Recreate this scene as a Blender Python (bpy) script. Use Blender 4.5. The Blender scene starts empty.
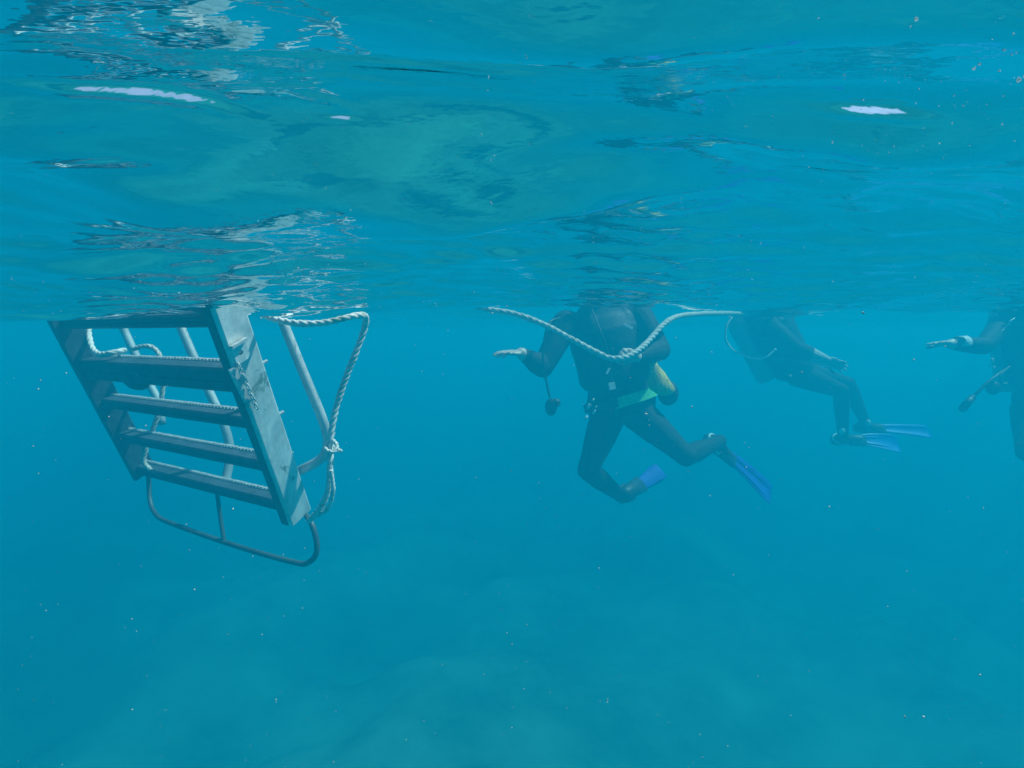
import bpy, bmesh, math, random
import numpy as np
from mathutils import Vector, Matrix, Euler
random.seed(7); rng = np.random.default_rng(7)
S = bpy.context.scene
COL = S.collection
# ------------------------------------------------------------------ camera
F = 610.2
HOR = 335.0                       # image row of the horizon
TH = -math.atan((384.0 - HOR) / F)
CAM = Vector((0, 0, -0.12))       # 12 cm under the mean water level (z = 0)
cd = bpy.data.cameras.new('camera'); cam = bpy.data.objects.new('camera', cd); COL.objects.link(cam)
cam.location = CAM; cam.rotation_euler = (math.pi / 2 + TH, 0, 0)
cd.sensor_width = 36; cd.lens = 18 / math.tan(math.radians(40)); cd.clip_start = 0.02; cd.clip_end = 400
S.camera = cam
# ------------------------------------------------------------------ world + sun
SUN_EL, SUN_AZ = 58.0, 84.0      # azimuth from +Y towards +X
w = bpy.data.worlds.new('World'); S.world = w; w.use_nodes = True
nt = w.node_tree
sky = nt.nodes.new('ShaderNodeTexSky'); sky.sky_type = 'NISHITA'; sky.sun_disc = False; sky.dust_density = .5
sky.sun_elevation = math.radians(SUN_EL); sky.sun_rotation = math.radians(SUN_AZ)
nt.links.new(sky.outputs[0], nt.nodes['Background'].inputs[0]); nt.nodes['Background'].inputs[1].default_value = 0.15
sl = bpy.data.lights.new('sun', 'SUN'); sl.energy = 5.0; sl.angle = math.radians(2.0); sl.color = (1, .97, .93)
so = bpy.data.objects.new('sun', sl); COL.objects.link(so)
e, a = math.radians(SUN_EL), math.radians(SUN_AZ)
SD = Vector((math.cos(e) * math.sin(a), math.cos(e) * math.cos(a), math.sin(e)))
so.rotation_euler = SD.to_track_quat('Z', 'Y').to_euler()
S.view_settings.view_transform = 'Standard'; S.view_settings.look = 'None'
S.view_settings.gamma = 1; S.view_settings.use_curve_mapping = False
S.view_settings.exposure = 0.36
S.cycles.max_bounces = 10; S.cycles.transparent_max_bounces = 12; S.cycles.volume_bounces = 2
S.cycles.glossy_bounces = 5; S.cycles.diffuse_bounces = 2; S.cycles.caustics_reflective = False

# ------------------------------------------------------------------ helpers
fw = Vector((0, math.cos(TH), math.sin(TH))); up = Vector((0, -math.sin(TH), math.cos(TH)))
def P(px, py, Y):
    """point at depth Y that stands where the photograph shows it"""
    d = fw + Vector((1, 0, 0)) * ((px - 512) / F) + up * ((384 - py) / F)
    return CAM + d * (Y / d.y)
def tag(o, label=None, cat=None, group=None, kind=None):
    if label: o['label'] = label
    if cat: o['category'] = cat
    if group: o['group'] = group
    if kind: o['kind'] = kind
    return o
def empty(name, loc, label, cat, group=None):
    o = bpy.data.objects.new(name, None); COL.objects.link(o); o.location = loc; o.empty_display_size = .1
    return tag(o, label, cat, group)
def base(o):
    v = Vector((0, 0, 0))
    while o is not None:
        v += o.location; o = o.parent
    return v
def mk(name, V, Fc, mat, parent=None, smooth=True, loc=None):
    """links world-space geometry as one object"""
    off = base(parent) if parent else (Vector(loc) if loc is not None else Vector((0, 0, 0)))
    me = bpy.data.meshes.new(name)
    me.from_pydata([tuple(Vector(v) - off) for v in V], [], Fc)
    me.validate(); me.update()
    mats = mat if isinstance(mat, (list, tuple)) else [mat]
    for m in mats: me.materials.append(m)
    if smooth: me.polygons.foreach_set('use_smooth', [True] * len(me.polygons))
    o = bpy.data.objects.new(name, me); COL.objects.link(o)
    if parent: o.parent = parent
    elif loc is not None: o.location = loc
    return o
class G:
    def __init__(s): s.V = []; s.F = []
    def add(s, V, Fc):
        n = len(s.V); s.V += [Vector(v) for v in V]; s.F += [tuple(i + n for i in f) for f in Fc]; return s
    def rings(s, rs, cap=True, closed=False):
        n = len(rs[0]); V = [p for r in rs for p in r]; Fc = []
        m = len(rs)
        for i in range(m if closed else m - 1):
            for j in range(n):
                a0 = i * n + j; a1 = i * n + (j + 1) % n; b0 = ((i + 1) % m) * n + j; b1 = ((i + 1) % m) * n + (j + 1) % n
                Fc.append((a0, a1, b1, b0))
        if cap and not closed:
            Fc.append(tuple(reversed(range(n)))); Fc.append(tuple(range((m - 1) * n, m * n)))
        return s.add(V, Fc)
    def sphere(s, c, r, ax=None, n=12):
        """ellipsoid; r scalar or (rx,ry,rz) along axes ax"""
        if not hasattr(r, '__len__'): r = (r, r, r)
        ax = ax or (Vector((1, 0, 0)), Vector((0, 1, 0)), Vector((0, 0, 1)))
        rs = []; c = Vector(c)
        for i in range(1, n // 2 + 1):
            t = math.pi * i / (n // 2 + 1)
            rs.append([c + ax[0] * (r[0] * math.sin(t) * math.cos(2 * math.pi * j / n)) + ax[1] * (r[1] * math.sin(t) * math.sin(2 * math.pi * j / n)) + ax[2] * (-r[2] * math.cos(t)) for j in range(n)])
        V = [p for q in rs for p in q] + [c - ax[2] * r[2], c + ax[2] * r[2]]
        m = len(rs); Fc = []
        for i in range(m - 1):
            for j in range(n): Fc.append((i * n + j, i * n + (j + 1) % n, (i + 1) * n + (j + 1) % n, (i + 1) * n + j))
        for j in range(n):
            Fc.append((m * n, (j + 1) % n, j)); Fc.append((m * n + 1, (m - 1) * n + j, (m - 1) * n + (j + 1) % n))
        return s.add(V, Fc)
    def cone(s, p, q, r0, r1, n=12):
        p, q = Vector(p), Vector(q); d = (q - p).normalized(); u = d.orthogonal().normalized(); v = d.cross(u)
        return s.rings([[c + u * (r * math.cos(2 * math.pi * j / n)) + v * (r * math.sin(2 * math.pi * j / n)) for j in range(n)] for c, r in ((p, r0), (q, r1))])
    def limb(s, pts, rad, n=12):
        for i, p in enumerate(pts):
            s.sphere(p, rad[i], n=n)
            if i: s.cone(pts[i - 1], p, rad[i - 1], rad[i], n)
        return s
    def box(s, c, ax, h):
        """box centre c, axes ax (3 unit vectors), half sizes h"""
        c = Vector(c); V = []
        for i in (-1, 1):
            for j in (-1, 1):
                for k in (-1, 1): V.append(c + ax[0] * (i * h[0]) + ax[1] * (j * h[1]) + ax[2] * (k * h[2]))
        return s.add(V, [(0, 1, 3, 2), (4, 6, 7, 5), (0, 4, 5, 1), (2, 3, 7, 6), (0, 2, 6, 4), (1, 5, 7, 3)])
def spline(pts, step):
    """Catmull-Rom through pts, resampled every `step` metres"""
    pts = [Vector(p) for p in pts]
    q = [pts[0] * 2 - pts[1]] + pts + [pts[-1] * 2 - pts[-2]]
    out = []
    for i in range(1, len(q) - 2):
        for k in range(16):
            t = k / 16
            out.append(.5 * ((2 * q[i]) + (q[i + 1] - q[i - 1]) * t + (2 * q[i - 1] - 5 * q[i] + 4 * q[i + 1] - q[i + 2]) * t * t + (3 * q[i] - q[i - 1] - 3 * q[i + 1] + q[i + 2]) * t ** 3))
    out.append(pts[-1])
    res = [out[0]]; acc = 0
    for p, n in zip(out, out[1:]):
        L = (n - p).length; t = step - acc
        while t <= L and L > 0:
            res.append(p.lerp(n, t / L)); t += step
        acc = L - (t - step)
    if (res[-1] - out[-1]).length > step * .3: res.append(out[-1])
    return res
def frames(path):
    T = [(path[min(i + 1, len(path) - 1)] - path[max(i - 1, 0)]).normalized() for i in range(len(path))]
    u = T[0].orthogonal().normalized(); fr = []
    for t in T:
        u = (u - t * u.dot(t)).normalized(); fr.append((u, t.cross(u)))
    return fr
def tube(g, pts, r, n=10, step=None, rad=None):
    path = spline(pts, step or max(r * 1.5, .012)); fr = frames(path); rs = []
    for i, (p, (u, v)) in enumerate(zip(path, fr)):
        R = rad(i / (len(path) - 1)) if rad else r
        rs.append([p + u * (R * math.cos(2 * math.pi * j / n)) + v * (R * math.sin(2 * math.pi * j / n)) for j in range(n)])
    return g.rings(rs)
def rope_geo(g, pts, r, pitch=None, n=15, step=None):
    """laid three-strand rope: a trefoil section turning along its path"""
    pitch = pitch or r * 6.5; step = step or pitch / 12
    path = spline(pts, step); fr = frames(path); rs = []
    for i, (p, (u, v)) in enumerate(zip(path, fr)):
        ph = 2 * math.pi * i * step / pitch + 1.1 * math.sin(i * .043 + 1) + .5 * math.sin(i * .11); ring = []
        rr = r * (1 + .09 * math.sin(i * .37 + 2 * math.sin(i * .05)) * math.sin(i * .11))
        for j in range(n):
            a_ = 2 * math.pi * j / n
            R = rr * (.62 + .38 * abs(math.cos(1.5 * a_)) ** .6)
            ring.append(p + u * (R * math.cos(a_ + ph)) + v * (R * math.sin(a_ + ph)))
        rs.append(ring)
    return g.rings(rs)
def remesh(name, g, mat, parent, voxel=.007, smooth=4, extra=None):
    """fuses overlapping closed pieces into one continuous skin"""
    o = mk(name, g.V, g.F, mat, parent)
    m = o.modifiers.new('r', 'REMESH'); m.mode = 'VOXEL'; m.voxel_size = voxel; m.use_smooth_shade = True
    s_ = o.modifiers.new('s', 'SMOOTH'); s_.factor = .5; s_.iterations = smooth
    dg = bpy.context.evaluated_depsgraph_get(); ev = o.evaluated_get(dg)
    me = bpy.data.meshes.new_from_object(ev, depsgraph=dg)
    o.modifiers.clear(); old = o.data; o.data = me; bpy.data.meshes.remove(old); me.name = name
    me.materials.clear()
    for mm in (mat if isinstance(mat, (list, tuple)) else [mat]): me.materials.append(mm)
    off = base(parent)
    n = len(me.polygons); cen = np.empty(n * 3); me.polygons.foreach_get('center', cen); cen = cen.reshape(-1, 3) + np.array(off)
    idx = np.zeros(n, dtype=np.int32)
    if extra is not None: idx = extra(cen)
    me.polygons.foreach_set('material_index', idx.astype(np.int32))
    me.polygons.foreach_set('use_smooth', [True] * n); me.update()
    return o

# ------------------------------------------------------------------ materials
def mat(name, c0, c1=None, scale=20., rough=.6, metal=0., bump=.0, bscale=None, spec=.5, lo=.35, hi=.65, detail=6, stretch=None, coat=0, wear_dapple=None):
    m = bpy.data.materials.new(name); m.use_nodes = True; t = m.node_tree; b = t.nodes['Principled BSDF']
    b.inputs['Roughness'].default_value = rough; b.inputs['Metallic'].default_value = metal
    b.inputs['Specular IOR Level'].default_value = spec; b.inputs['Coat Weight'].default_value = coat
    tc = t.nodes.new('ShaderNodeTexCoord'); src = tc.outputs['Object']
    if stretch:
        mp = t.nodes.new('ShaderNodeMapping'); mp.inputs['Scale'].default_value = stretch; t.links.new(src, mp.inputs[0]); src = mp.outputs[0]
    n = t.nodes.new('ShaderNodeTexNoise'); n.inputs['Scale'].default_value = scale; n.inputs['Detail'].default_value = detail
    n.inputs['Roughness'].default_value = .65
    t.links.new(src, n.inputs['Vector'])
    r = t.nodes.new('ShaderNodeValToRGB'); r.color_ramp.elements[0].position = lo; r.color_ramp.elements[1].position = hi
    r.color_ramp.elements[0].color = (*c0, 1); r.color_ramp.elements[1].color = (*(c1 or c0), 1)
    t.links.new(n.outputs[0], r.inputs[0]); t.links.new(r.outputs[0], b.inputs['Base Color'])
    if wear_dapple:  # second noise: stains and scuffs, plus light dapples painted on the ladder metal
        wc, ws, wt = wear_dapple
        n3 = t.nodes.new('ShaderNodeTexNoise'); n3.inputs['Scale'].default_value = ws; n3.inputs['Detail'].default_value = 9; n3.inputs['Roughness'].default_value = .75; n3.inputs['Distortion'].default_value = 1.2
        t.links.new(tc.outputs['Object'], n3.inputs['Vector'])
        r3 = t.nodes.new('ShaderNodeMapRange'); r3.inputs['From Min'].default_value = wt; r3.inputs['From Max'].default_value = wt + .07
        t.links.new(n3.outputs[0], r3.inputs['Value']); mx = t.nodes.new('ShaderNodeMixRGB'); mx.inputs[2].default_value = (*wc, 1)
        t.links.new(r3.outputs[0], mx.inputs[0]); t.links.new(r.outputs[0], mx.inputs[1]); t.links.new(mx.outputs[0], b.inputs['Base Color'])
    if bump:
        n2 = t.nodes.new('ShaderNodeTexNoise'); n2.inputs['Scale'].default_value = bscale or scale * 3; n2.inputs['Detail'].default_value = 5
        t.links.new(src, n2.inputs['Vector'])
        bp = t.nodes.new('ShaderNodeBump'); bp.inputs['Strength'].default_value = .6; bp.inputs['Distance'].default_value = bump
        t.links.new(n2.outputs[0], bp.inputs['Height']); t.links.new(bp.outputs[0], b.inputs['Normal'])
    return m
M = {}
M['alu'] = mat('worn_dappled_aluminium', (.48, .52, .50), (.90, .92, .89), 16, .5, .25, .003, 60, stretch=(1, 1, .45), wear_dapple=((.22, .27, .22), 9, .56))  # strong mottle paints rippling light into the colour, along with scuffs and algae
M['dark'] = mat('dark_dappled_metal', (.03, .045, .065), (.07, .095, .12), 16, .55, .2, .002, 70, wear_dapple=((.25, .28, .28), 22, .60))  # darker, bluer tone than the near rail; pale chips double as painted light dapples
M['step'] = mat('weathered_dappled_step_metal', (.03, .05, .075), (.07, .10, .135), 22, .75, .1, .002, 90, wear_dapple=((.22, .26, .28), 30, .60))  # pale chips also paint dappled light onto the steps
M['edge'] = mat('bare_metal_edge', (.45, .46, .46), (.8, .8, .78), 60, .4, .3)
M['pipe'] = mat('pipe_metal', (.36, .40, .42), (.7, .72, .7), 9, .45, .25, .001, 50, wear_dapple=((.16, .20, .17), 14, .58))
M['pipe_dark'] = mat('dull_pipe_metal', (.04, .06, .07), (.09, .12, .13), 12, .5, .2, .001, 50)
M['rope'] = mat('white_rope_fibre', (.58, .58, .54), (.88, .87, .82), 120, .85, 0, .002, 400, wear_dapple=((.42, .44, .34), 16, .56))
M['rope_old'] = mat('weathered_rope_fibre', (.42, .37, .32), (.75, .70, .64), 60, .85, 0, .003, 300, wear_dapple=((.30, .30, .22), 12, .57))
M['suit'] = mat('neoprene', (.006, .008, .014), (.018, .022, .03), 30, .75, 0, .012, 13, spec=.3)
M['jacket'] = mat('nylon_jacket', (.006, .008, .014), (.026, .03, .038), 18, .6, 0, .004, 40, spec=.4)
M['skin'] = mat('wet_skin', (.50, .33, .26), (.74, .55, .46), 40, .45, 0, .001, 200)
M['glove'] = mat('pale_glove', (.42, .30, .28), (.75, .62, .6), 55, .6, 0, .002, 90)
M['blue'] = mat('blue_rubber', (.001, .04, .40), (.004, .07, .62), 14, .7, 0, .001, 60)
M['pale_blue'] = mat('sky_blue_rubber', (.006, .12, .60), (.02, .22, .85), 14, .4, 0, .001, 60)
M['black'] = mat('black_rubber', (.012, .012, .013), (.03, .03, .032), 30, .5, 0, .001, 100)
M['yellow'] = mat('yellow_mesh_cloth', (.42, .24, .02), (1.0, .70, .12), 60, .7, 0, .008, 90, stretch=(1, 1, .25))
M['green'] = mat('green_webbing', (.10, .62, .22), (.22, .85, .34), 40, .6, 0, .001, 300)
M['white'] = mat('white_plastic', (.7, .7, .68), (.85, .85, .84), 50, .4)
M['steel'] = mat('tank_metal', (.35, .36, .37), (.5, .5, .5), 12, .4, .4)
M['speck'] = mat('drifting_specks', (.30, .30, .26), (.7, .7, .64), 30, .8)
M['bubble'] = mat('bubble_glint_film', (.60, .76, .80), (.75, .92, .95), 30, .15)
def lucent(m, k=.6):
    """lets light through from behind, as thin films and plankton do"""
    t = m.node_tree; out = [n for n in t.nodes if n.type == 'OUTPUT_MATERIAL'][0]; b = t.nodes['Principled BSDF']
    tr = t.nodes.new('ShaderNodeBsdfTranslucent'); mx = t.nodes.new('ShaderNodeMixShader'); mx.inputs[0].default_value = k
    tr.inputs[0].default_value = (.80, .94, .98, 1)
    t.links.new(b.outputs[0], mx.inputs[1]); t.links.new(tr.outputs[0], mx.inputs[2]); t.links.new(mx.outputs[0], out.inputs['Surface'])
lucent(M['bubble'], .7)
M['glass'] = mat('mask_glass', (.05, .08, .1), (.08, .1, .12), 5, .08)

# water: mirror beyond the critical angle, clear within it; the body of water scatters and absorbs
def water_mat():
    m = bpy.data.materials.new('sea_water'); m.use_nodes = True; t = m.node_tree; t.nodes.clear(); N = t.nodes.new; L = t.links.new
    out = N('ShaderNodeOutputMaterial')
    tc = N('ShaderNodeTexCoord')
    mp = N('ShaderNodeMapping'); mp.inputs['Scale'].default_value = (1, 1.5, 1); L(tc.outputs['Object'], mp.inputs[0])
    n = N('ShaderNodeTexNoise'); n.inputs['Scale'].default_value = 14; n.inputs['Detail'].default_value = 4; n.inputs['Roughness'].default_value = .6; L(mp.outputs[0], n.inputs['Vector'])
    bp = N('ShaderNodeBump'); bp.inputs['Strength'].default_value = 1; bp.inputs['Distance'].default_value = .0011
    L(n.outputs[0], bp.inputs['Height'])
    fr = N('ShaderNodeFresnel'); fr.inputs['IOR'].default_value = 1.333; L(bp.outputs[0], fr.inputs['Normal'])
    gl = N('ShaderNodeBsdfGlossy'); gl.inputs['Roughness'].default_value = .02; gl.inputs['Color'].default_value = (1, 1, 1, 1); L(bp.outputs[0], gl.inputs['Normal'])
    tr = N('ShaderNodeBsdfTransparent'); mx = N('ShaderNodeMixShader')
    L(fr.outputs[0], mx.inputs[0]); L(tr.outputs[0], mx.inputs[1]); L(gl.outputs[0], mx.inputs[2]); L(mx.outputs[0], out.inputs['Surface'])
    ks = (.0006, .109, .167); ka = (.42, .142, .097)
    def coef(node, k):
        d = max(k); node.inputs['Color'].default_value = (k[0] / d, k[1] / d, k[2] / d, 1); node.inputs['Density'].default_value = d
    vs = N('ShaderNodeVolumeScatter'); coef(vs, ks); vs.inputs['Anisotropy'].default_value = 0.12
    va = N('ShaderNodeVolumeAbsorption'); d = max(ka)
    va.inputs['Color'].default_value = tuple(1 - x / d for x in ka) + (1,); va.inputs['Density'].default_value = d
    ad = N('ShaderNodeAddShader'); L(vs.outputs[0], ad.inputs[0]); L(va.outputs[0], ad.inputs[1]); L(ad.outputs[0], out.inputs['Volume'])
    return m
M['water'] = water_mat()

def sand_mat():
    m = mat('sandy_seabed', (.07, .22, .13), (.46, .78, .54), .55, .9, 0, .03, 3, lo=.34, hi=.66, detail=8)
    return m
M['sand'] = sand_mat()

# ------------------------------------------------------------------ water body
def graded(stops):
    """coordinates from (value, spacing) stops, spacing varying linearly between them"""
    xs = [stops[0][0]]
    while xs[-1] < stops[-1][0]:
        x = xs[-1]
        for (a0, s0), (a1, s1) in zip(stops, stops[1:]):
            if x < a1: xs.append(x + s0 + (s1 - s0) * max(0, (x - a0)) / (a1 - a0)); break
    xs[-1] = stops[-1][0]
    return np.array(xs)
EXT = 70.
gx = graded([(0, .0045), (.5, .0055), (1.2, .010), (3, .022), (8, .09), (EXT, 6)]); gx = np.concatenate([-gx[:0:-1], gx])
gy = np.concatenate([-graded([(0, .02), (1, .08), (8, .6), (EXT, 8)])[:0:-1], graded([(0, .006), (.12, .0028), (.2, .0018), (.5, .0022), (.8, .0045), (2, .008), (4.5, .018), (9, .07), (EXT, 6)])])
X, Y = np.meshgrid(gx, gy)
SP = np.maximum(np.gradient(gx)[None, :], np.gradient(gy)[:, None])
def smooth(e0, e1, x):
    if e0 > e1: return 1 - smooth(e1, e0, x)
    t = np.clip((x - e0) / (e1 - e0), 0, 1); return t * t * (3 - 2 * t)
def hermite(x, xs, ys):
    xs, ys = np.array(xs, float), np.array(ys, float); m = np.gradient(ys, xs)
    k = np.clip(np.searchsorted(xs, x) - 1, 0, len(xs) - 2); h = xs[k + 1] - xs[k]; t = (x - xs[k]) / h
    return (2 * t ** 3 - 3 * t * t + 1) * ys[k] + (t ** 3 - 2 * t * t + t) * h * m[k] + (3 * t * t - 2 * t ** 3) * ys[k + 1] + (t ** 3 - t * t) * h * m[k + 1]
def height(X, Y, SP=None):
    wx = X + .10 * np.sin(1.7 * Y + .6) + .05 * np.sin(3.1 * X - 1.2 * Y); wy = Y + .08 * np.sin(2.3 * X + 1.1) + .03 * np.sin(5.1 * X + 2.0 * Y)
    # swell: a long trough in front of the ladder, a crest where the divers float
    yy = wy + .10 * np.sin(.9 * X)
    H = hermite(yy, [-60, -2, -.6, .08, .22, .36, .54, .8, 1.1, 1.5, 2.0, 2.6, 3.5, 4.6, 6, 8, 12, 80], [0, .02, .012, -.012, -.006, .005, -.008, -.018, -.038, -.060, -.046, .0, .035, .03, -.02, .0, .0, 0])
    H = H + .030 * smooth(-.55, -.05, X) * np.exp(-((Y - 1.7) / .8) ** 2) - .018 * smooth(-.3, -.6, X) * np.exp(-((Y - 1.35) / .35) ** 2) + .012 * np.exp(-((Y - 3.0) / .6) ** 2)
    H = H + .022 * np.exp(-((X + .05) / .33) ** 2 - ((Y - 2.0) / .35) ** 2) + .012 * np.exp(-((X + .05) / .4) ** 2 - ((Y - 3.1) / .4) ** 2)
    near = .6 + 1.7 * smooth(.40, .9, Y); mid = 1.05 - .62 * smooth(.42, .75, Y)
    r = np.random.default_rng(11)
    for k in range(90):
        lam = .045 * (28 ** r.random()); lam = min(lam, 1.3)
        th = r.normal(math.pi / 2 + .30, .50); ph = r.random() * 6.283
        sl = .017 if lam > .5 else (.0245 if lam > .14 else .010)
        A = sl * lam / 6.283 * (1 + r.random())
        kx, ky = math.cos(th) * 6.283 / lam, math.sin(th) * 6.283 / lam
        wt = 1 if SP is None else np.clip((lam / SP - 3) / 3, 0, 1)
        H = H + wt * (near if lam < .14 else (mid if lam < .5 else 1)) * A * np.sin(kx * wx + ky * wy + ph)
    return H
def HT(x, y): return float(height(np.array([[x]]), np.array([[y]]))[0, 0])
def facets(X, Y):
    """a few short, steep wavelets"""
    H = np.zeros_like(X)
    for (px, py, thick, length, rot, k) in FAC:
        t = (HOR - py) / F; y0 = .12 / t
        for _ in range(12): y0 = .5 * y0 + .5 * (.12 + HT((px - 512) / F * y0, y0)) / t
        x0 = (px - 512) / F * y0
        hx, hy = x0 / math.hypot(x0, y0), y0 / math.hypot(x0, y0)
        sl0 = (HT(x0 + hx * .004, y0 + hy * .004) - HT(x0 - hx * .004, y0 - hy * .004)) / .008
        want = math.tan(math.radians(41.6) - math.atan(t * hy)) * k / max(.5, hx * -math.sin(rot) + hy * math.cos(rot))
        width = thick / (F * (t / y0 + want / y0)) / .65; amp = width * max(.05, want + sl0)
        c, s_ = math.cos(rot), math.sin(rot); u = (X - x0) * c + (Y - y0) * s_; v = -(X - x0) * s_ + (Y - y0) * c
        v = v + .0016 * np.sin(u * 62 + px) + .0005 * np.sin(u * 260) + .0003 * np.sin(u * 530)
        H += -amp * (v / width) * np.exp(-(v / width) ** 2 - np.abs(u / length) ** 3)
    return H
FAC = [(152, 101, 9, .046, .64, 1.75), (862, 119, 8, .024, -.12, 1.35), (280, 94, 3, .026, .05, 1.7), (328, 106, 4, .016, .80, 1.7),
       (345, 124, 3.5, .010, .25, 1.6), (160, 116, 2.5, .010, .4, 1.5), (120, 60, 3, .014, .35, 1.6), (112, 166, 3, .012, .1, 1.5), (895, 38, 4, .003, .5, 1.5), (1004, 90, 4, .003, .5, 1.5), (1010, 28, 4, .003, .5, 1.5), (958, 78, 3, .0025, .5, 1.5)]
Z = height(X, Y, SP)
Z += facets(X, Y)
ny, nx = X.shape
edge = np.minimum(smooth(0, 12, EXT - np.abs(X)), smooth(0, 12, EXT - np.abs(Y))); Z *= edge
top = np.stack([X, Y, Z], -1).reshape(-1, 3)
i = np.arange((ny - 1) * (nx - 1)); rr = i // (nx - 1); cc = i % (nx - 1); a0 = rr * nx + cc
quads = np.stack([a0, a0 + 1, a0 + nx + 1, a0 + nx], -1)
DEP = -9.0
# skirt + bottom
nb = len(top)
ring = list(range(0, nx)) + [r_ * nx + nx - 1 for r_ in range(1, ny)] + [(ny - 1) * nx + c_ for c_ in range(nx - 2, -1, -1)] + [r_ * nx for r_ in range(ny - 2, 0, -1)]
low = top[ring].copy(); low[:, 2] = DEP
V = np.concatenate([top, low]); nr = len(ring)
side = [(ring[(k + 1) % nr], ring[k], nb + k, nb + (k + 1) % nr) for k in range(nr)]
me = bpy.data.meshes.new('water')
allq = np.concatenate([quads, np.array(side)])
nq = len(allq)
me.vertices.add(len(V)); me.vertices.foreach_set('co', V.ravel())
me.loops.add(nq * 4 + nr); me.polygons.add(nq + 1)
me.loops.foreach_set('vertex_index', np.concatenate([allq.ravel(), np.array([nb + k for k in range(nr)][::-1])]).astype(np.int32))
me.polygons.foreach_set('loop_start', np.concatenate([np.arange(nq) * 4, [nq * 4]]).astype(np.int32))
me.update(calc_edges=True); me.validate()
me.polygons.foreach_set('use_smooth', np.concatenate([np.ones(len(quads), bool), np.zeros(nr + 1, bool)]))
me.materials.append(M['water'])
water = bpy.data.objects.new('water', me); COL.objects.link(water); tag(water, kind='structure')

# ------------------------------------------------------------------ seabed
sx = np.concatenate([np.linspace(-EXT + 1, -14, 24), np.linspace(-13.6, 13.6, 110), np.linspace(14, EXT - 1, 24)])
sy = np.concatenate([np.linspace(-EXT + 1, -3, 20), np.linspace(-2.7, 22, 110), np.linspace(23, EXT - 1, 20)])
BX, BY = np.meshgrid(sx, sy)
BZ = -4.0 - .03 * np.clip(BY, 0, 40)
r2 = np.random.default_rng(5)
for k in range(40):
    lam = r2.uniform(.8, 6); th = r2.random() * 6.28
    BZ += .035 * lam ** .8 * np.sin((math.cos(th) * BX + math.sin(th) * BY) * 6.28 / lam + r2.random() * 6) * .5
m_, n_ = BX.shape
ii = np.arange((m_ - 1) * (n_ - 1)); b0 = (ii // (n_ - 1)) * n_ + ii % (n_ - 1)
sb = mk('seabed', np.stack([BX, BY, BZ], -1).reshape(-1, 3).tolist(), np.stack([b0, b0 + 1, b0 + n_ + 1, b0 + n_], -1).tolist(), M['sand'])
tag(sb, kind='structure')

# ------------------------------------------------------------------ boarding ladder
A_ = Vector((-.83, .557, 0)).normalized()          # along the steps, to the far rail
RT = P(227, 306, 1.50); RB = P(300, 517, 1.90)
RD = (RB - RT).normalized(); WD = RD.cross(A_).normalized()
if WD.y < 0: WD = -WD
WID = .98; LEN = (RB - RT).length
lad = empty('boarding_ladder', RB, 'metal boat boarding ladder hanging into the sea with wide steps and a pale near rail', 'ladder')
def plate(g, p0, p1, half_w, half_t, w_dir, t_dir, bev=.004, seg=10):
    """plate with chamfered long edges and slightly uneven width"""
    rs = []
    for k in range(seg + 1):
        c = p0.lerp(p1, k / seg); hw = half_w * (1 + .012 * math.sin(k * 2.1)); ht = half_t
        pts = [(-hw, -ht + bev), (-hw + bev, -ht), (hw - bev, -ht), (hw, -ht + bev), (hw, ht - bev), (hw - bev, ht), (-hw + bev, ht), (-hw, ht - bev)]
        rs.append([c + w_dir * x + t_dir * y for x, y in pts])
    return g.rings(rs)
g = plate(G(), RT - RD * .22, RB, .041, .011, WD, A_); r1 = mk('rail', g.V, g.F, M['alu'], lad, False); r1['label'] = 'pale scuffed metal rail with painted light dapples'
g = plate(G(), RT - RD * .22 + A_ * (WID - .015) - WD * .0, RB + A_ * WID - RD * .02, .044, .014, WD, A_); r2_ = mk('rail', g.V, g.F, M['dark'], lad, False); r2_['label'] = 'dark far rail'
# flanges of the near rail (a channel section)
g = plate(G(), RT - RD * .22 + A_ * .026 - WD * .040, RB + A_ * .026 - WD * .040, .003, .016, WD, A_, .001); mk('rail_flange', g.V, g.F, M['dark'], lad, False)
def step(frac, hh, hd, dark, wob=0, teeth=True):
    c0 = RT.lerp(RB, frac) + A_ * .013; c1 = RT.lerp(RB, frac) + A_ * (WID - .015)
    # the treads stand level although the rails lean
    h_ = Vector((A_.y, -A_.x, 0)); h_ = h_ if h_.y < 0 else -h_      # towards the viewer
    u_ = Vector((0, 0, 1)); u_ = (u_ * .93 + h_ * .36).normalized(); h_ = A_.cross(u_); h_ = h_ if h_.y < 0 else -h_
    rs = []
    n = 14
    for k in range(n + 1):
        c = c0.lerp(c1, k / n)
        pts = [(-hd, -hh + .004), (-hd + .004, -hh), (hd - .008, -hh), (hd, -hh + .008), (hd, -.15 * hh), (hd - .003, -.1 * hh), (hd - .003, .05 * hh), (hd, .1 * hh), (hd, hh - .006), (hd - .006, hh), (-hd + .004, hh), (-hd, hh - .004)]
        rs.append([c + h_ * x + u_ * y for x, y in pts])
    s_ = mk('step', G().rings(rs).V, G().rings(rs).F, M['dark'] if dark else M['step'], lad, False)
    if teeth:
        t = G(); L = (c1 - c0).length; N_ = int(L / .018)
        for k in range(N_):
            c = c0.lerp(c1, (k + .5) / N_) - h_ * (hd - .006) + u_ * (hh + .002); z = .0015 * random.random()
            t.box(c, (A_, h_, u_), (.0062, .004, .0032 + z))
        # bed strip that carries the teeth
        t.box(c0.lerp(c1, .5) - h_ * (hd - .006) + u_ * (hh + .0005), (A_, h_, u_), (L / 2 - .004, .006, .0012))
        tt = remesh_ident('tread_teeth', t, M['edge'], s_)
        tt['kind'] = 'stuff'
    return s_
def remesh_ident(name, g, m, parent): return mk(name, g.V, g.F, m, parent, False)
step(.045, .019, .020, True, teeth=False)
s2 = step(.285, .037, .028, True)
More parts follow.
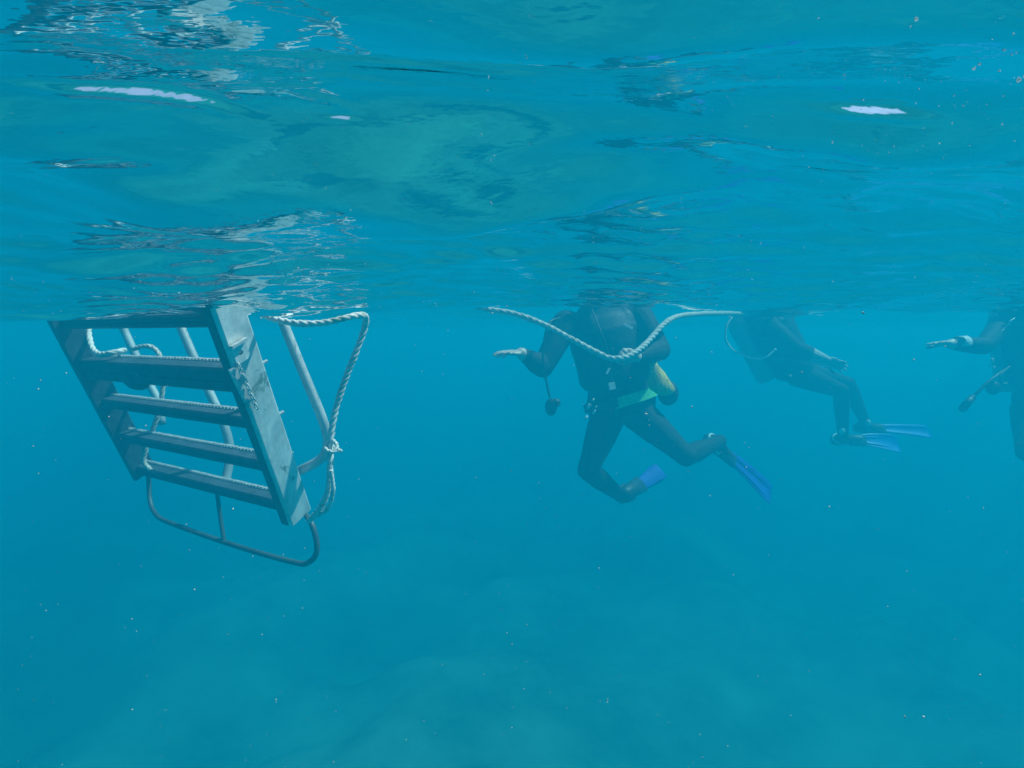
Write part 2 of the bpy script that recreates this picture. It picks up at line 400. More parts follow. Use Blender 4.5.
step(.485, .020, .023, False); step(.705, .021, .024, False); step(.93, .022, .025, False)
# drain block under the deep second step
c = RT.lerp(RB, .335) + A_ * .66; g = G(); g.sphere(c - Vector((0, 0, .006)), (.085, .02, .034), (A_, WD, RD)); mk('block', g.V, g.F, M['dark'], s2)
# hinge bracket, hole and chain on the near rail
nrm = -A_
bc = RT.lerp(RB, .165) + nrm * .014 - WD * .017
g = G(); seg = 18
ho, hi_ = [], []
for k in range(seg):
    t = 2 * math.pi * k / seg; q = max(abs(math.cos(t)), abs(math.sin(t)))
    ho.append((.021 / q * math.cos(t), .026 / q * math.sin(t))); hi_.append((.007 * math.cos(t), .007 * math.sin(t)))
rs = [[bc + WD * x + RD * y + nrm * z for x, y in ring_] for ring_, z in ((hi_, 0), (ho, 0), (ho, .006), (hi_, .006))]
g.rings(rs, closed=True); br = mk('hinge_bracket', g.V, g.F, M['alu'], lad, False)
g = G(); g.box(bc + nrm * .008 - RD * .028, (WD, (RD - WD * .35).normalized(), nrm), (.024, .004, .009)); mk('lip', g.V, g.F, M['edge'], br, False)
g = plate(G(), RT.lerp(RB, .20) - WD * .046 + nrm * .013, RT.lerp(RB, .345) - WD * .036 + nrm * .013, .016, .004, WD, nrm, .001, 4); mk('latch_plate', g.V, g.F, M['edge'], lad, False)
ch = G()
for k in range(9):
    c = bc + RD * (.03 + k * .0165) - WD * (.022 - .001 * k) + nrm * .012
    ax1, ax2 = (WD, RD) if k % 2 else (nrm, RD)
    pts = [c + ax1 * (.005 * math.cos(t)) + ax2 * (.0115 * math.sin(t)) for t in [2 * math.pi * j / 10 for j in range(10)]]
    rs = []
    for j, p in enumerate(pts):
        o_ = (p - c).normalized(); q = ax1.cross(ax2)
        rs.append([p + o_ * (.0025 * math.cos(s)) + q * (.0025 * math.sin(s)) for s in [0, 1.57, 3.14, 4.71]])
    ch.rings(rs, closed=True)
cho = mk('chain', ch.V, ch.F, M['edge'], lad); cho['kind'] = 'stuff'
for fr_ in (.27, .50):
    g = G(); c = RT.lerp(RB, fr_ - .015) + nrm * .004 + WD * .043
    g.cone(c, c + WD * .012 + nrm * .004, .005, .0045, 8); mk('bolt', g.V, g.F, M['edge'], lad, False)
# bent pipes behind the steps
def pipe(name, pts, r, m, parent, n=10, lab=None):
    g = tube(G(), pts, r, n); o = mk(name, g.V, g.F, m, parent)
    if lab: o['label'] = lab
    return o
pipe('bent_pipe', [P(272, 292, 1.78), P(283, 322, 1.78), P(303, 372, 1.80), P(322, 418, 1.82), P(328, 442, 1.84), P(322, 458, 1.86), P(305, 468, 1.88), P(296, 472, 1.92)], .0145, M['pipe'], lad)
pipe('bent_pipe', [P(168, 296, 2.25), P(184, 335, 2.25), P(206, 385, 2.25), P(224, 425, 2.25), P(230, 452, 2.25), P(226, 480, 2.22), P(224, 490, 2.2)], .0165, M['pipe'], lad)
pipe('bent_pipe', [P(112, 300, 2.5), P(124, 330, 2.5), P(137, 358, 2.5), P(150, 385, 2.5), P(158, 402, 2.5), P(162, 425, 2.5)], .0165, M['pipe'], lad)
# bottom frame
lb = RB + A_ * (WID - .03)
pipe('bottom_frame', [lb - RD * .02, P(150, 500, 2.38), P(155, 513, 2.34), P(168, 522, 2.28), P(230, 544, 2.08), P(293, 562, 1.92), P(309, 562, 1.89), P(317, 550, 1.88), P(313, 527, 1.88), RB + RD * .0 + WD * .02], .0092, M['pipe_dark'], lad)
pipe('bottom_stay', [P(217, 492, 2.12), P(220, 515, 2.11), P(224, 541, 2.10)], .0075, M['pipe_dark'], lad)

# ropes on the ladder
def rope(name, pts, r, m, label, cat='rope', loc=None, group=None):
    g = rope_geo(G(), pts, r); o = mk(name, g.V, g.F, m, None, True, loc=pts[0])
    f = G(); path = spline(pts, .006)
    for k in range(int(len(path) * 1.6)):          # loose fibres standing off the strands
        p = random.choice(path); q = Vector([random.gauss(0, 1) for _ in range(3)]).normalized(); w_ = q.orthogonal().normalized() * .00035
        a_ = p + q * r * .8; b_ = a_ + q * (.3 * r + .5 * r * random.random()) + Vector([random.gauss(0, .002) for _ in range(3)])
        f.add([a_ - w_, a_ + w_, b_, a_ + q.cross(w_)], [(0, 1, 2), (1, 3, 2), (3, 0, 2)])
    mk('loose_fibres', f.V, f.F, m, o, False)['kind'] = 'stuff'
    return tag(o, label, cat, group)
ro = rope('rope', [P(244, 296, 1.62), P(257, 310, 1.60), P(275, 319, 1.58), P(300, 323.5, 1.55), P(325, 322.5, 1.55), P(345, 318, 1.56), P(357, 315.5, 1.58), P(365.5, 317, 1.60), P(364, 330, 1.62), P(356, 352, 1.62), P(345, 380, 1.62), P(335, 412, 1.62), P(330.5, 440, 1.62), P(330, 465, 1.62), P(328, 490, 1.63), P(320, 508, 1.66), P(309, 521, 1.72)], .0090, M['rope'],
          'white twisted rope looping from the surface down the near side of the ladder')
g = rope_geo(G(), [P(333, 440, 1.615), P(337, 446, 1.61), P(333, 452, 1.60), P(326, 449, 1.61), P(328, 443, 1.63), P(336, 449, 1.64), P(341, 451, 1.62)], .0055); mk('knot', g.V, g.F, M['rope'], ro)
g = rope_geo(G(), [P(331, 470, 1.60), P(333, 490, 1.61), P(328, 508, 1.64), P(318, 516, 1.68)], .006); mk('tail', g.V, g.F, M['rope'], ro)
rope('rope', [P(90, 318, 2.15), P(89, 335, 2.12), P(93, 349, 2.08), P(101, 354.5, 2.04), P(113, 352.5, 2.02), P(126, 350, 2.05)], .010, M['rope'], 'short pale rope hooked round the dark far rail just under the surface')
rope('rope', [P(133, 349, 2.35), P(146, 346, 2.33), P(156, 350, 2.32), P(162, 362, 2.3), P(163, 385, 2.3), P(159, 410, 2.3), P(152, 432, 2.3), P(146, 448, 2.3), P(144, 462, 2.3), P(151, 470, 2.3)], .0095, M['rope_old'], 'pale line hanging behind the middle steps of the ladder')

# ------------------------------------------------------------------ divers
def hand(g, wrist, d, n, side, r=1.0, curl=.35, spread=.16):
    """palm, five fingers; d = along the hand, n = palm normal, side = +1/-1 side of the thumb"""
    d = d.normalized(); n = (n - d * n.dot(d)).normalized(); s = d.cross(n) * side
    pc = wrist + d * .048
    g.sphere(wrist + d * .01, (.024 * r, .018 * r, .03), (s, n, d)); g.sphere(pc, (.042 * r, .016 * r, .052), (s, n, d))
    L = (.066, .078, .072, .056)
    for k in range(4):
        x = .028 - k * .0185; b = wrist + d * (.088 - abs(k - 1.3) * .004) + s * x
        a_ = (1.2 - k) * spread; dd = (d * math.cos(a_) + s * math.sin(a_)); pts = [b]; ang = curl * (.5 + .12 * k)
        for seg_, q in enumerate((.45, .32, .23)):
            v = dd * math.cos(ang) + n * math.sin(ang); pts.append(pts[-1] + v * (L[k] * q)); ang += curl * (.8 + .1 * k)
        g.limb(pts, [.0098 * r, .0092 * r, .0085 * r, .0072 * r], 8)
    b = wrist + d * .03 + s * .026; v = (d * .62 + s * .75 + n * .15).normalized(); v2 = (d * .85 + s * .45 + n * .3).normalized()
    g.limb([b, b + v * .034, b + v * .034 + v2 * .03, b + v * .034 + v2 * .052], [.014 * r, .0115 * r, .0105 * r, .0085 * r], 8)
def fin(name, ankle, fd, nn, m, root, length=.62, strap=True, bend=.25, wide=1.0):
    """foot pocket with ribbed blade; fd = heel to toe, nn = upper side of the foot"""
    fd = fd.normalized(); nn = (nn - fd * nn.dot(fd)).normalized(); s = fd.cross(nn)
    g = G(); rs = []
    for t, wd, th in ((-.07, .034, .030), (-.03, .045, .045), (.04, .048, .044), (.11, .052, .034), (.17, .056, .022), (.20, .055, .012)):
        c = ankle + fd * t - nn * .055
        rs.append([c + s * (wd * math.cos(a_)) + nn * (th * math.sin(a_)) for a_ in [2 * math.pi * j / 14 for j in range(14)]])
    g.rings(rs); f_ = mk('fin', g.V, g.F, M['black'], root)
    rs = []; N_ = 14
    for k in range(N_ + 1):
        t = k / N_; wd = (.055 + .055 * t ** .8 - (.02 * max(0, t - .85) / .15)) * wide; c = ankle + fd * (.15 + (length - .22) * t) - nn * (.055 + bend * (t ** 2) * .35 * length)
        th = .006 - .003 * t
        rs.append([c - s * wd - nn * th + nn * .010, c - s * wd + nn * (th + .012), c - s * (wd - .012) + nn * th, c + nn * th * .8, c + s * (wd - .012) + nn * th, c + s * wd + nn * (th + .012), c + s * wd - nn * th + nn * .010, c + s * (wd - .012) - nn * th, c - nn * th * .8, c - s * (wd - .012) - nn * th])
    g = G().rings(rs); mk('blade', g.V, g.F, m, f_)
    for q in (-.45, .45):
        pts = [ankle + fd * (.17 + (length - .28) * t) - nn * (.047 + bend * (t ** 2) * .35 * length) + s * (q * (.055 + .05 * t)) for t in (0, .25, .5, .75, 1)]
        g = tube(G(), pts, .005, 6, .04); mk('rib', g.V, g.F, m, f_)
    if strap:
        pts = [ankle + s * .052 + fd * .05 - nn * .045, ankle + s * .045 - fd * .03 - nn * .03, ankle - fd * .072 - nn * .025, ankle - s * .045 - fd * .03 - nn * .03, ankle - s * .052 + fd * .05 - nn * .045]
        g = tube(G(), pts, .008, 8, .02); mk('heel_strap', g.V, g.F, M['white'] if strap == 'white' else M['black'], f_)
    return f_
def diver(loc, label, J, group=None):
    root = empty('person', loc, label, 'diver', group)
    g = G()
    hip, nk = J['hip'], J['neck']; rt = J['right'].normalized(); upv = (nk - hip).normalized()
    rt = (rt - upv * rt.dot(upv)).normalized(); ff = upv.cross(rt); ff = J['front_sign'] * ff     # chest direction
    # torso
    T = (nk - hip).length; rs = []
    for t, wx, wd, o_ in ((-.12, .10, .085, 0), (-.05, .165, .115, 0), (.05, .175, .118, 0), (.2, .155, .105, .005), (.38, .14, .098, .01), (.58, .165, .115, .015), (.76, .18, .12, .01), (.88, .165, .10, 0), (.96, .10, .075, 0), (1.0, .06, .06, 0)):
        c = hip + upv * (T * t) + ff * o_
        wx *= J.get('bulk', 1); wd *= J.get('bulk', 1)
        rs.append([c + rt * (wx * math.copysign(abs(math.cos(a_)) ** .85, math.cos(a_))) + ff * (wd * math.sin(a_)) for a_ in [2 * math.pi * j / 24 for j in range(24)]])
    g.rings(rs)
    hd = J.get('head', nk + upv * .17); hu = (hd - nk).normalized()
    g.limb([nk - upv * .03, hd - hu * .08], [.062, .058]); hs = rt; hf = J.get('face', ff); hf = (hf - hu * hf.dot(hu)).normalized(); hs = hf.cross(hu)
    g.sphere(hd, (.078, .098, .118), (hs, hf, hu), 20); g.sphere(hd + hf * .05 - hu * .065, (.048, .045, .045), (hs, hf, hu))
    g.limb([hd + hf * .09 + hu * .005, hd + hf * .108 - hu * .032], [.011, .016], 8)                         # nose
    g.sphere(hd + hf * .088 - hu * .062, (.028, .012, .006), (hs, hf, hu)); g.sphere(hd + hf * .086 - hu * .073, (.024, .012, .007), (hs, hf, hu))   # lips
    for q in (-1, 1):
        g.sphere(hd + hs * (.078 * q) - hu * .01, (.010, .020, .032), (hs, hf, hu)); g.sphere(hd + hs * (.030 * q) + hf * .086, (.015, .010, .010), (hs, hf, hu))
    skins = [(hd + hf * .07 - hu * .02, .085)]
    for k in ('l', 'r'):
        sh, el, wr = J['sh_' + k], J['el_' + k], J['wr_' + k]
        g.limb([nk - upv * .07 + (sh - nk) * .35, sh], [.075, .072])
        ab = 1 + .9 * (J.get('bulk', 1.05) - 1); g.limb([sh, sh.lerp(el, .35), el], [.070 * ab, .064 * ab, .052 * ab]); g.limb([el, el.lerp(wr, .3), wr.lerp(el, .12), wr], [.052 * ab, .052 * ab, .038, .031])
        hd_, hn_, hs_, cu = J['hand_' + k]
        hand(g, wr, hd_, hn_, hs_, 1.05, cu, J.get('spread', .19)); dn = hd_.normalized()
        skins += [(wr + dn * (.035 * q_), .062) for q_ in range(1, 6)]
        if J.get('arm_skin'): skins += [(wr.lerp(el, q_ * .08), .062) for q_ in range(0, J['arm_skin'])]
        hp, kn, an = J['hp_' + k], J['kn_' + k], J['an_' + k]
        g.limb([hp, hp.lerp(kn, .35), hp.lerp(kn, .8), kn], [.105, .093, .068, .062], 16); g.limb([kn, kn.lerp(an, .3), kn.lerp(an, .7), an], [.06, .062, .047, .040], 14)
        fd, nn = J['foot_' + k]; fd = fd.normalized(); nn = (nn - fd * nn.dot(fd)).normalized()
        g.limb([an, an - nn * .03 - fd * .03], [.042, .036]); g.limb([an - nn * .02, an - nn * .05 + fd * .09, an - nn * .055 + fd * .16], [.042, .038, .028])
    def paint(cen):
        ix = np.zeros(len(cen), int)
        for c, r in skins: ix[np.linalg.norm(cen - np.array(c), axis=1) < r] = 1
        return ix
    J.update(rt=rt, ff=ff, upv=upv, T=T, hd=hd, hu=hu, hf=hf, hs=hs)
    remesh('body', g, [M['suit'], M.get(J.get('skin', 'skin'))], root, .0065, 3, paint)
    # buoyancy jacket: wrap, lobes, collar, pockets
    if J.get('jacket', True):
        g = G(); rs = []
        for t, wx, wd in ((.22, .16, .125), (.3, .18, .14), (.45, .178, .14), (.62, .192, .145), (.78, .198, .140), (.90, .165, .115), (.95, .11, .09)):
            c = hip + upv * (T * t)
            wx *= J.get('bulk', 1); wd *= J.get('bulk', 1)
            rs.append([c + rt * ((wx + .006 * math.sin(5 * a_ + t * 9)) * math.cos(a_)) + ff * (wd * math.sin(a_) - .012) for a_ in [2 * math.pi * j / 28 for j in range(28)]])
        g.rings(rs)
        for q in (-1, 1):
            g.sphere(hip + upv * (T * .42) + rt * (.135 * q) + ff * .07, (.07, .06, .13), (rt, ff, upv), 16)
            g.sphere(hip + upv * (T * .75) + rt * (.10 * q) + ff * .08, (.06, .055, .12), (rt, ff, upv), 16)
            g.limb([hip + upv * (T * .98) + rt * (.10 * q) + ff * .04, hip + upv * (T * .98) + rt * (.11 * q) - ff * .08], [.038, .038])
        g.limb([hip + upv * (T * 1.0) + rt * .09 - ff * .08, hip + upv * (T * 1.04) - ff * .10, hip + upv * (T * 1.0) - rt * .09 - ff * .08], [.045, .05, .045])
        remesh('jacket', g, M['jacket'], root, .009, 3)
        tc_ = hip + upv * (T * .6) - ff * .215; g = G()
        rs = []
        for z, r in ((-.33, .05), (-.325, .078), (-.30, .088), (.18, .088), (.235, .07), (.265, .035), (.30, .028), (.31, .02)):
            rs.append([tc_ + upv * z + rt * (r * math.cos(a_)) + ff * (r * math.sin(a_)) for a_ in [2 * math.pi * j / 20 for j in range(20)]])
        g.rings(rs); tk = mk('tank', g.V, g.F, M['steel'], root)
        g = G(); g.cone(tc_ + upv * .30 - rt * .04, tc_ + upv * .30 + rt * .05, .018, .018); g.sphere(tc_ + upv * .34, .03); mk('valve', g.V, g.F, M['black'], tk)
        for z in (.28, .55, .82):
            g = G(); c = hip + upv * (T * z) + ff * (.137 if z < .8 else .12)
            pts = [c + rt * x - ff * (x * x * 1.6) + upv * 0 for x in (-.12, -.06, 0, .06, .12)]
            rs = [[p + upv * .014, p + upv * .014 + ff * .006, p - upv * .014 + ff * .006, p - upv * .014] for p in pts]
            mk('chest_strap', G().rings(rs).V, G().rings(rs).F, M['black'], root, False)
    # mask with strap, hood
    g = G(); mc = hd + hf * .095 + hu * .012; ring1 = []
    for dz, k in ((0, 1.0), (.022, .95), (.022, .80), (0, .80)):
        ring1.append([mc + hs * (.072 * k * math.copysign(abs(math.cos(a_)) ** .7, math.cos(a_))) + hu * (.040 * k * math.copysign(abs(math.sin(a_)) ** .7, math.sin(a_)) - .004) + hf * dz for a_ in [2 * math.pi * j / 20 for j in range(20)]])
    g.rings(ring1, closed=True); mko = mk('mask', g.V, g.F, M['black'], root)
    g = G(); g.sphere(mc + hf * .010 - hu * .004, (.058, .005, .031), (hs, hf, hu)); mk('lens', g.V, g.F, M['glass'], mko)
    g = G(); rs = []
    for j in range(24):
        a_ = math.pi * (j / 23) ; rs_c = hd + hs * (.084 * math.cos(a_)) - hf * (.104 * math.sin(a_) - .02) + hu * .012
        o_ = (hs * math.cos(a_) - hf * math.sin(a_)); rs.append([rs_c + hu * .011, rs_c + hu * .011 + o_ * .004, rs_c - hu * .011 + o_ * .004, rs_c - hu * .011])
    g.rings(rs); mk('strap', g.V, g.F, M['black'], mko, False)
    g = G(); g.sphere(hd - hf * .018 + hu * .014, (.087, .100, .118), (hs, hf, hu), 22); g.limb([hd - hu * .07 - hf * .02, nk + hu * .01], [.068, .07], 18)
    remesh('hood', g, M['suit'], root, .008, 3)
    return root, J
def hose(root, pts, r=.006, m='black', name='hose', n=8):
    g = tube(G(), pts, r, n, max(.015, r * 2)); return mk(name, g.V, g.F, M[m], root)

# ---- diver 1: faces the viewer, upright, holding the line at the chest
D1 = 3.6
J = dict(bulk=1.22, hip=P(622, 407, D1 + .02), neck=P(603, 308, D1 + .05), right=Vector((1, .15, 0)), front_sign=1,
         sh_l=P(640, 318, D1 + .03), el_l=P(660, 350, D1 - .08), wr_l=P(636, 357, D1 - .33),
         sh_r=P(566, 324, D1), el_r=P(543, 367, D1 - .10), wr_r=P(521, 353, D1 - .22),
         hp_l=P(638, 414, D1), kn_l=P(686, 456, D1 - .10), an_l=P(720, 441, D1 + .24),
         hp_r=P(608, 416, D1 - .02), kn_r=P(588, 470, D1 - .18), an_r=P(622, 497, D1 + .13))
J['front_sign'] = 1
J['hand_l'] = (P(612, 352, D1 - .37) - J['wr_l'], Vector((.0, -1, -.35)), -1, 1.05)
J['hand_r'] = ((P(490, 352, D1 - .30) - J['wr_r']), Vector((0, .15, -1)), -1, .25)
J['foot_l'] = (P(784, 495, D1 + .33) - J['an_l'], Vector((.5, -.75, .6)))
J['foot_r'] = (P(655, 477, D1 + .50) - J['an_r'], Vector((-.55, -.2, -.35)))
def fsign(J, want):
    upv = (J['neck'] - J['hip']).normalized(); rt = J['right'].normalized(); f0 = upv.cross((rt - upv * rt.dot(upv)).normalized()); return 1 if f0.dot(want) > 0 else -1
J['front_sign'] = fsign(J, Vector((0, -1, 0)))
p1, J = diver(J['hip'].copy(), 'diver in a dark wetsuit gripping the line at the chest, wearing a green belt', J)
fin('fin', J['an_l'], *J['foot_l'], M['blue'], p1, .64, 'white', .12, .8)
fin('fin', J['an_r'], *J['foot_r'], M['blue'], p1, .47, 'black', .35, .6)
# green belt round the hips
hip, rt, ff, upv, T = J['hip'], J['rt'], J['ff'], J['upv'], J['T']
def belt_arc(a0, a1, hh, out):
    rs = []
    for j in range(25):
        a_ = math.radians(a0 + (a1 - a0) * j / 24); c = hip + upv * (.05 + .02 * math.cos(a_)) + rt * (.222 * math.cos(a_)) + ff * (.160 * math.sin(a_)); o_ = (rt * math.cos(a_) + ff * math.sin(a_))
        rs.append([c - upv * hh, c - upv * hh + o_ * out, c + upv * hh + o_ * out, c + upv * hh])
    return G().rings(rs)
g = belt_arc(112.5, 383.5, .022, .006); bl = mk('belt', g.V, g.F, M['black'], p1, False)
g = belt_arc(24, 112, .030, .016); gb = mk('belt_pocket', g.V, g.F, M['green'], bl, False); gb['label'] = 'bright green front pocket of the belt'
g = G(); g.box(hip + upv * .05 + ff * .160 - rt * .085, (rt, upv, ff), (.030, .028, .008)); mk('buckle', g.V, g.F, M['black'], bl, False)
# yellow pouch at the side
pc = P(657, 379, D1 - .20); g = G()
rs = []
for t, wx, wd in ((-.095, .012, .010), (-.085, .045, .030), (-.055, .070, .045), (-.02, .068, .042), (.04, .040, .028), (.09, .018, .014), (.125, .005, .006)):
    rs.append([pc + upv * t + Vector((1, 0, 0)) * ((wx + .006 * math.sin(3 * a_ + t * 50)) * math.cos(a_) - t * .14 + .01) + Vector((0, 1, 0)) * (wd * math.sin(a_)) for a_ in [2 * math.pi * j / 22 for j in range(22)]])
g.rings(rs); yp = mk('pouch', g.V, g.F, M['yellow'], p1); yp['label'] = 'yellow mesh pouch'
hose(yp, [P(657, 362, D1 - .20), P(655, 350, D1 - .16), P(650, 338, D1 - .12)], .005, 'yellow', 'cord')
# dark pocket behind the pouch
g = G(); g.sphere(P(668, 393, D1 + .0), (.06, .08, .075), None, 18); mk('side_pocket', g.V, g.F, M['jacket'], p1)
# hanging gauge and hose
hs_ = hose(p1, [P(560, 318, D1 - .12), P(550, 322, D1 - .2), P(545, 336, D1 - .22), P(543, 358, D1 - .22), P(546, 380, D1 - .2), P(550, 398, D1 - .2)], .0065)
g = G(); g.sphere(P(551, 407, D1 - .2), (.034, .026, .05), None, 18); cs = mk('gauge', g.V, g.F, M['black'], hs_)
g = G(); g.sphere(P(556, 403, D1 - .2), (.026, .022, .026), None, 14); mk('octopus_regulator', g.V, g.F, M['black'], hs_)
hose(p1, [P(592, 310, D1 - .1), P(600, 330, D1 - .2), P(607, 350, D1 - .2), P(611, 372, D1 - .17), P(613, 386, D1 - .15)], .007, 'jacket', 'inflator_hose')
g = G(); g.box(P(612, 386, D1 - .19), (rt, upv, ff), (.018, .020, .006)); mk('clip', g.V, g.F, M['white'], p1, False)
g = G(); g.box(P(608, 371, D1 - .20), ((rt + upv * -.8).normalized(), (upv + rt * .8).normalized(), ff), (.006, .018, .005)); mk('clip', g.V, g.F, M['white'], p1, False)
g = G(); g.box(P(628, 326, D1 - .17), ((rt * .6 + upv * .8), (upv * .6 - rt * .8), ff), (.007, .030, .005)); mk('clip', g.V, g.F, M['white'], p1, False)
for (x, y, s_) in ((589, 406, .02), (594, 412, .016), (586, 418, .018), (593, 400, .012), (596, 407, .009)):
    g = G(); g.sphere(P(x, y, D1 - .15), (s_ * .5, .01, s_), (Vector((.8, 0, -.5)).normalized(), Vector((0, 1, 0)), Vector((.5, 0, .8)).normalized()), 8); mk('clip', g.V, g.F, M['white'], p1)

# ---- line held by the divers
rope('line', [P(462, 303, 3.36), P(490, 309.5, 3.34), P(515, 314, 3.32), P(545, 325, 3.3), P(575, 341, 3.28), P(598, 353, 3.23), P(612, 358.5, 3.195), P(626, 357, 3.20), P(640, 349, 3.26), P(652, 337, 3.36), P(664, 324, 3.46), P(678, 316.5, 3.62), P(700, 314, 3.9), P(725, 313.5, 4.25), P(748, 313.5, 4.6), P(775, 313, 4.8)], .0165, M['rope_old'],
     'thick pale line sagging in a V held by the green-belted diver', 'rope')

# ---- diver 2: faces right, knees drawn up, further off
D2 = 5.0
J = dict(bulk=1.32, hip=P(793, 368, D2 + .05), neck=P(760, 308, D2 + .05), right=Vector((.1, 1, .0)), front_sign=1,
         sh_l=P(772, 324, D2 + .20), el_l=P(795, 355, D2 + .26), wr_l=P(822, 362, D2 + .2),
         sh_r=P(768, 326, D2 - .15), el_r=P(797, 350, D2 - .28), wr_r=P(827, 360, D2 - .34),
         hp_l=P(800, 372, D2 + .14), kn_l=P(848, 384, D2 + .16), an_l=P(866, 425, D2 + .16),
         hp_r=P(798, 374, D2 - .06), kn_r=P(841, 391, D2 - .12), an_r=P(843, 437, D2 - .06), skin='glove', arm_skin=6)
J['hand_l'] = (P(845, 366, D2 + .2) - J['wr_l'], Vector((.1, -.3, -1)), 1, .4)
J['hand_r'] = (P(856, 371, D2 - .36) - J['wr_r'], Vector((.1, -1, -.6)), 1, .3)
J['foot_l'] = (P(932, 428, D2 + .2) - J['an_l'], Vector((.2, -.75, .6)))
J['foot_r'] = (P(905, 438, D2 - .1) - J['an_r'], Vector((.1, -.8, .6)))
J['front_sign'] = fsign(J, Vector((1, 0, 0)))
p2, J = diver(J['hip'].copy(), 'distant diver with knees drawn up, pale hands and sky-blue fins, behind the line', J)
fin('fin', J['an_l'], *J['foot_l'], M['pale_blue'], p2, .70, 'black', .1, .62)
fin('fin', J['an_r'], *J['foot_r'], M['pale_blue'], p2, .56, 'white', .35, .8)
g = tube(G(), [P(732, 317, 4.72), P(726, 328, 4.70), P(726, 340, 4.70), P(733, 350, 4.70), P(745, 356, 4.70), P(758, 359, 4.70), P(768, 356, 4.70), P(776, 349, 4.70)], .0085, 8)
hz = mk('hose', g.V, g.F, M['white'], p2); hz['label'] = 'thin pale looped hose'
hose(p2, [P(768, 309, 4.72), P(778, 312, 4.72), P(786, 317, 4.72), P(792, 315, 4.72), P(782, 310, 4.74)], .012, 'white', 'surface_marker')
# pale forearm covers
for kx, ky in ((842, 431), (868, 423)):
    g = G(); g.sphere(P(kx, ky, D2 - .12 if kx < 860 else D2 + .1), (.022, .02, .03)); mk('ankle_patch', g.V, g.F, M['white'], p2)
g = G(); g.sphere(P(790, 376, D2 - .18), .012); g.sphere(P(790, 376, D2 - .18), .012); mk('buckle', g.V, g.F, M['white'], p2)

# ---- diver 3: at the right edge, reaching left
D3 = 4.1
J = dict(hip=P(1040, 402, D3), neck=P(1030, 306, D3), right=Vector((1, .1, 0)), front_sign=1,
         sh_l=P(1064, 322, D3), el_l=P(1078, 362, D3 - .1), wr_l=P(1062, 385, D3 - .22),
         sh_r=P(1001, 326, D3 - .02), el_r=P(984, 346, D3 - .20), wr_r=P(950, 344, D3 - .28),
         hp_l=P(1056, 408, D3), kn_l=P(1062, 462, D3 - .15), an_l=P(1076, 470, D3 + .27),
         hp_r=P(1029, 410, D3), kn_r=P(1027, 452, D3 - .28), an_r=P(1046, 462, D3 + .14))
J['hand_l'] = (Vector((-.3, -.3, -1)), Vector((-1, 0, 0)), 1, .3)
J['hand_r'] = (P(925, 341, D3 - .34) - J['wr_r'], Vector((0, -.2, -1)), -1, .15)
J['foot_l'] = (Vector((.5, .8, -.15)), Vector((.1, .1, -1))); J['foot_r'] = (Vector((.6, .8, -.1)), Vector((.1, .1, -1)))
J['front_sign'] = fsign(J, Vector((0, -1, 0)))
p3, J = diver(J['hip'].copy(), 'diver partly beyond the right edge, one arm reaching left, pale wristband', J)
fin('fin', J['an_l'], *J['foot_l'], M['blue'], p3, .62, 'black', .2); fin('fin', J['an_r'], *J['foot_r'], M['blue'], p3, .62, 'black', .2)
c0, c1 = P(957, 342.5, D3 - .27), P(966, 342.5, D3 - .25); g = G(); d = (c1 - c0).normalized(); u = d.orthogonal().normalized(); v = d.cross(u)
g.rings([[c + u * (r * math.cos(t)) + v * (r * math.sin(t)) for t in [2 * math.pi * j / 20 for j in range(20)]] for c, r in ((c0, .036), (c0, .040), (c1, .043), (c1, .038))], closed=True)
wb = mk('wristband', g.V, g.F, M['white'], p3)
g = G(); g.sphere(P(962, 340, D3 - .315), (.022, .012, .022)); mk('dial', g.V, g.F, M['black'], wb)
g = G(); rs = []
for k in range(9):
    t = k / 8; c = P(1001 + 12 * t, 333 - 14 * t, D3 - .155 - .01 * math.sin(t * 9)); wd = .012 + .006 * math.sin(k * 1.9)
    rs.append([c + Vector((-wd, 0, -wd * .6)), c + Vector((wd, 0, wd * .6)), c + Vector((wd, .008, wd * .6)), c + Vector((-wd, .008, -wd * .6))])
g.rings(rs); mk('reflective_strip', g.V, g.F, M['white'], p3)
hz = hose(p3, [P(1004, 370, D3 - .15), P(996, 376, D3 - .22), P(986, 384, D3 - .25), P(974, 396, D3 - .26), P(965, 406, D3 - .26)], .010)
g = G(); g.limb([P(972, 398, D3 - .26), P(963, 408, D3 - .26)], [.022, .026]); mk('gauge', g.V, g.F, M['black'], hz)
g = G(); g.sphere(P(993, 388, D3 - .2), (.045, .03, .045), None, 18); mk('octopus_regulator', g.V, g.F, M['black'], hz)
hose(p3, [P(1010, 366, D3 - .15), P(1000, 376, D3 - .2), P(1002, 384, D3 - .2), P(1008, 383, D3 - .2)], .007)
for (x, y, s_) in ((992, 361, .02), (994, 368, .014), (990, 366, .010)):
    g = G(); g.sphere(P(x, y, D3 - .2), (s_ * .5, .01, s_)); mk('clip', g.V, g.F, M['white'], p3)

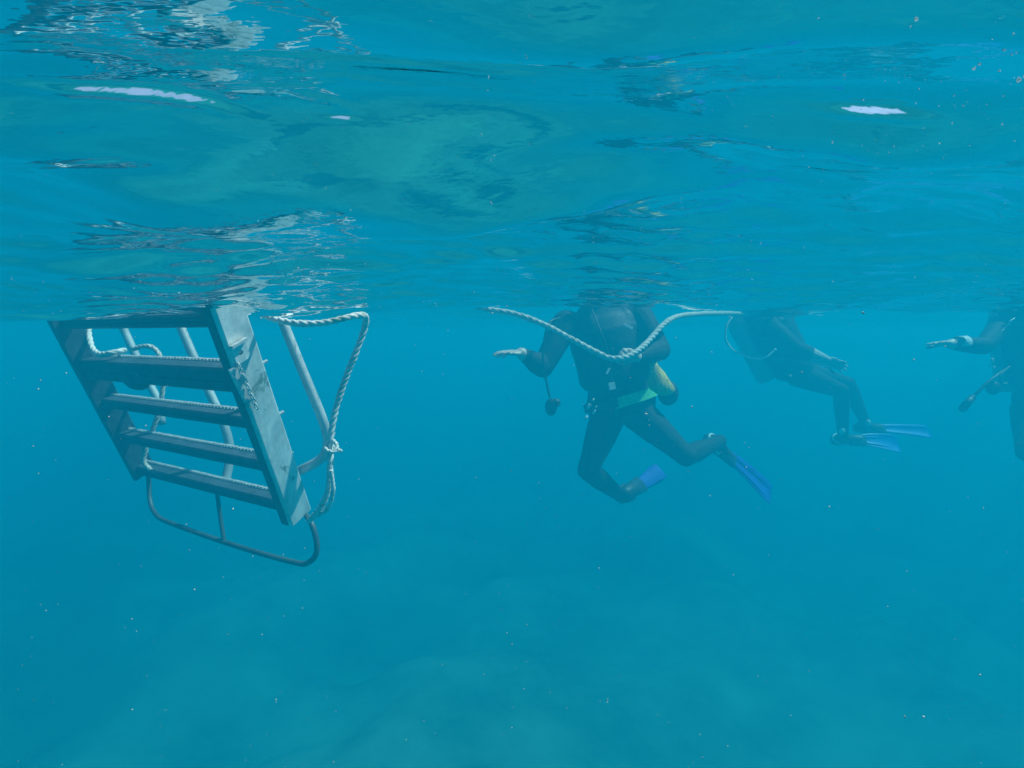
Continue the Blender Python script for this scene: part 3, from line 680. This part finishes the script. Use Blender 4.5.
# ------------------------------------------------------------------ specks, air bubble and glint flecks
def flecks(name, pts, sizes, m, label, cat):
    V, Fc = [], []
    for p, s_ in zip(pts, sizes):
        n = len(V); q = Euler((random.random() * 6, random.random() * 6, 0)).to_matrix()
        k = (random.uniform(.6, 1.3), random.uniform(.4, 1), random.uniform(.4, .9))
        for d in ((1, 0, 0), (-1, 0, 0), (0, 1, 0), (0, -1, 0), (0, 0, 1), (0, 0, -1)):
            V.append(Vector(p) + q @ Vector((d[0] * k[0], d[1] * k[1], d[2] * k[2])) * s_)
        Fc += [tuple(n + t for t in f) for f in ((0, 2, 4), (2, 1, 4), (1, 3, 4), (3, 0, 4), (2, 0, 5), (1, 2, 5), (3, 1, 5), (0, 3, 5))]
    return tag(mk(name, V, Fc, m), label, cat, kind='stuff')
pts, sz = [], []
while len(pts) < 5200:
    y = .35 + 6 * random.random() ** 1.2; x = random.uniform(-1.1, 1.1) * y; z = -random.random() ** .8 * min(3.6, 1.0 * y + .15)
    if z > -.07: continue
    pts.append((x, y, z)); sz.append(.0003 + .0009 * random.random() ** 3 + .0004 * (random.random() < .05) * y)
flecks('drifting_specks', pts, sz, M['speck'], 'tiny pale specks drifting all through the water', 'particles')
pts, sz = [], []
for k in range(900):
    if k > 420:
        y = .9 + 2.6 * random.random(); u_ = random.gauss(-.55, .16) if random.random() < .5 else random.uniform(-.9, .9); x = u_ * y  # extra flecks added to stand in for glints on the small waves
    elif k < 70: x, y = .19 + .07 * random.random() + .02 * random.gauss(0, 1), .22 + .14 * random.random()
    else: y = .3 + 3.2 * random.random(); x = random.uniform(-.95, .95) * y
    pts.append((x, y, HT(x, y))); sz.append(.0011 + .0013 * random.random() ** 2 if k > 420 else (.00022 + .0006 * random.random() ** 3) * (1 + y * .35))
for px, py, r_ in ((894, 39, 1.1), (899, 34, 1.3), (1001, 90, 1.5), (1006, 86, .9), (985, 62, .9), (1014, 8, 1.0), (957, 79, .9), (962, 75, .8), (1012, 30, 1.3), (993, 47, .7), (1018, 108, .9), (939, 130, .7), (973, 52, .6)):
    t_ = (HOR - py) / F; y = .12 / t_
    for _ in range(12): y = .5 * y + .5 * (.12 + HT((px - 512) / F * y, y)) / t_
    x = (px - 512) / F * y; pts.append((x, y, HT(x, y))); sz.append(r_ * y / F * 2.4)
flecks('bubbles_and_glints', pts, sz, M['bubble'], 'small bright air bubble flecks and stand-in wave glints under the surface', 'bubbles_and_glints')
